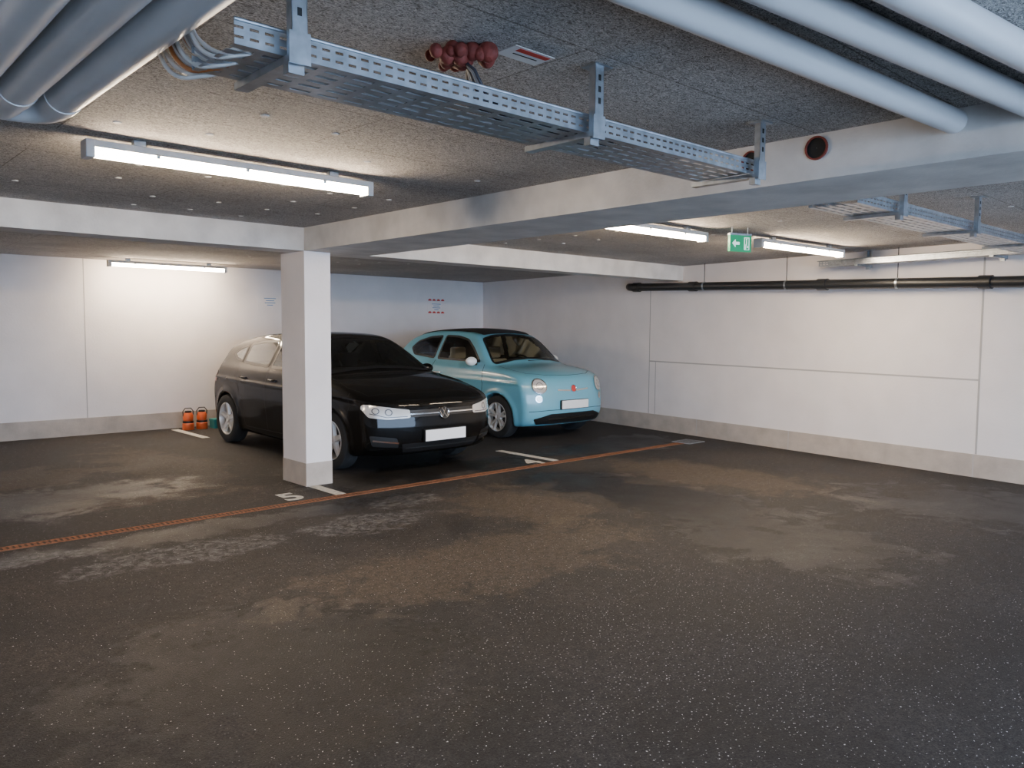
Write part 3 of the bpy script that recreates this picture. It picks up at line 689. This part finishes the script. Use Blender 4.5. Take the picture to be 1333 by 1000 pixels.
fiat=dict(L=3.55,hw=.805,wx=(.70,3.0),wr=.295,ar=.325,wy=.705,line=.79,qe=3.6,
 sil=[(.14,.18),(.05,.23),(.0,.33),(-.01,.46),(.0,.62),(.03,.775),(.09,.865),(.24,.925),(.48,.965),(.70,.99),(.84,1.025),(1.02,1.18),(1.20,1.335),(1.36,1.43),(1.60,1.485),(2.0,1.50),(2.4,1.485),(2.75,1.435),(3.02,1.34),(3.22,1.17),(3.36,1.01),(3.46,.89),(3.52,.74),(3.55,.55),(3.54,.38),(3.48,.27),(3.38,.21),(3.0,.18),(1.0,.17)],
 P=[(.15,.92),(.22,.95),(.32,.975),(.45,.985),(.62,1.0),(.78,1.0),(.88,.985),(.95,.955),(1.0,.91),(1.2,.82),(1.35,.74),(1.49,.65),(1.6,.55)],
 T=[(0,.97),(.5,.99),(1.1,1),(2.8,1),(3.2,.97),(3.55,.90)],Bf=[(0,.21),(.4,.20),(1.0,.15),(1.9,0)],Br=[(2.3,0),(3.0,.12),(3.55,.23)],C=[(.5,0),(.75,.015),(1.0,.035),(1.45,.065)],
 paint=M['pblue'],glass='glassb',
 sidewin=[[(1.10,1.02),(1.31,1.215),(1.51,1.35),(1.75,1.395),(2.06,1.402),(2.12,1.04)],[(2.18,1.045),(2.12,1.40),(2.42,1.38),(2.70,1.31),(2.84,1.20),(2.72,1.09)]],
 wind=[(-.67,.995),(-.3,1.05),(0,1.065),(.3,1.05),(.67,.995),(.55,1.355),(.3,1.41),(0,1.42),(-.3,1.41),(-.55,1.355)],
 rearwin=[(-.48,1.07),(.48,1.07),(.42,1.28),(-.42,1.28)],
 seams=[([(1.02,1.0),(.99,.75),(1.02,.4),(1.10,.28)],.009),([(2.15,1.03),(2.22,.75),(2.20,.45),(2.12,.28)],.009),([(1.10,.28),(2.12,.28)],.009)],
 sidepanels=[],
 panels=[(circ(.575,.735,.090),'hlamp','front',.012),(circ(-.575,.735,.090),'hlamp','front',.012),
  (circ(.60,.57,.040,18),'hlamp','front',.008),(circ(-.60,.57,.040,18),'hlamp','front',.008),
  ([(-.60,.225),(.60,.225),(.66,.30),(.42,.365),(-.42,.365),(-.66,.30)],'blkpl','front',.005),
  ([(1.36,-.46),(1.36,.46),(1.6,.535),(2.5,.535),(2.92,.47),(2.92,-.47),(2.5,-.535),(1.6,-.535)],'fabric','top',.012),
  ([(.52,.72),(.68,.72),(.66,.92),(.52,.92)],'taillamp','rear',.006),([(-.52,.72),(-.52,.92),(-.66,.92),(-.68,.72)],'taillamp','rear',.006)],
 ribbons=[(circ(.575,.735,.094),.012,'chrome','front',.015,True),(circ(-.575,.735,.094),.012,'chrome','front',.015,True),
  (circ(.575,.735,.045),.006,'hdark','front',.016,True),(circ(-.575,.735,.045),.006,'hdark','front',.016,True),
  (circ(.60,.57,.042,18),.008,'chrome','front',.010,True),(circ(-.60,.57,.042,18),.008,'chrome','front',.010,True),
  ([(.06,.665),(.30,.680)],.020,'chrome','front',.008,False),([(-.06,.665),(-.30,.680)],.020,'chrome','front',.008,False),
  ([(-.72,.40),(-.45,.415),(.45,.415),(.72,.40)],.007,'dark','front',.002,False),
  ([(-.45,.30),(.45,.30)],.014,'chrome','front',.009,False),
  ([(.82,.64),(.5,.66),(.30,.62),(.16,.42),(.12,.2),(.11,0),(.12,-.2),(.16,-.42),(.30,-.62),(.5,-.66),(.82,-.64)],.007,'dark','top',.001,False)],
 mirror=(1.20,.74,1.03),mirrormat='plate',handles=(1.92,),handlez=.85,handlemat='chrome',wiper=(.85,1.045),plate=.48,emblem=.69,er=.052,emat='red',vw=False,
 seat=(1.42,.38),seatmat='seatl',dash=(.93,.97),dashmat='ivory',spokes=5,double=True)
build_car('black_hatchback_car',polo,(5.09,6.52,0),0,(1.035,1,1))
build_car('light_blue_convertible_car',fiat,(7.99,7.36,0),0,(1,1,1))

# ------------------------------------------------------------------ world + camera
w=bpy.data.worlds.new('sky'); bpy.context.scene.world=w; w.use_nodes=True
bg=w.node_tree.nodes['Background']; bg.inputs[0].default_value=(.50,.69,1,1); bg.inputs[1].default_value=14
cd=bpy.data.cameras.new('camera'); cam=bpy.data.objects.new('camera',cd); bpy.context.collection.objects.link(cam)
cd.sensor_fit='HORIZONTAL'; cd.sensor_width=36; cd.lens=1031.8/1333*36; cd.clip_start=.05
yaw=math.radians(42.886);pit=math.radians(-3.929);roll=math.radians(.398)
fw=Vector((math.sin(yaw)*math.cos(pit),math.cos(yaw)*math.cos(pit),math.sin(pit)))
rt=Vector((math.cos(yaw),-math.sin(yaw),0)); up=rt.cross(fw)
r2=rt*math.cos(roll)+up*math.sin(roll); u2=-rt*math.sin(roll)+up*math.cos(roll)
Rm=Matrix((r2,u2,-fw)).transposed().to_4x4(); Rm.translation=Vector((0,0,1.489)); cam.matrix_world=Rm
bpy.context.scene.camera=cam
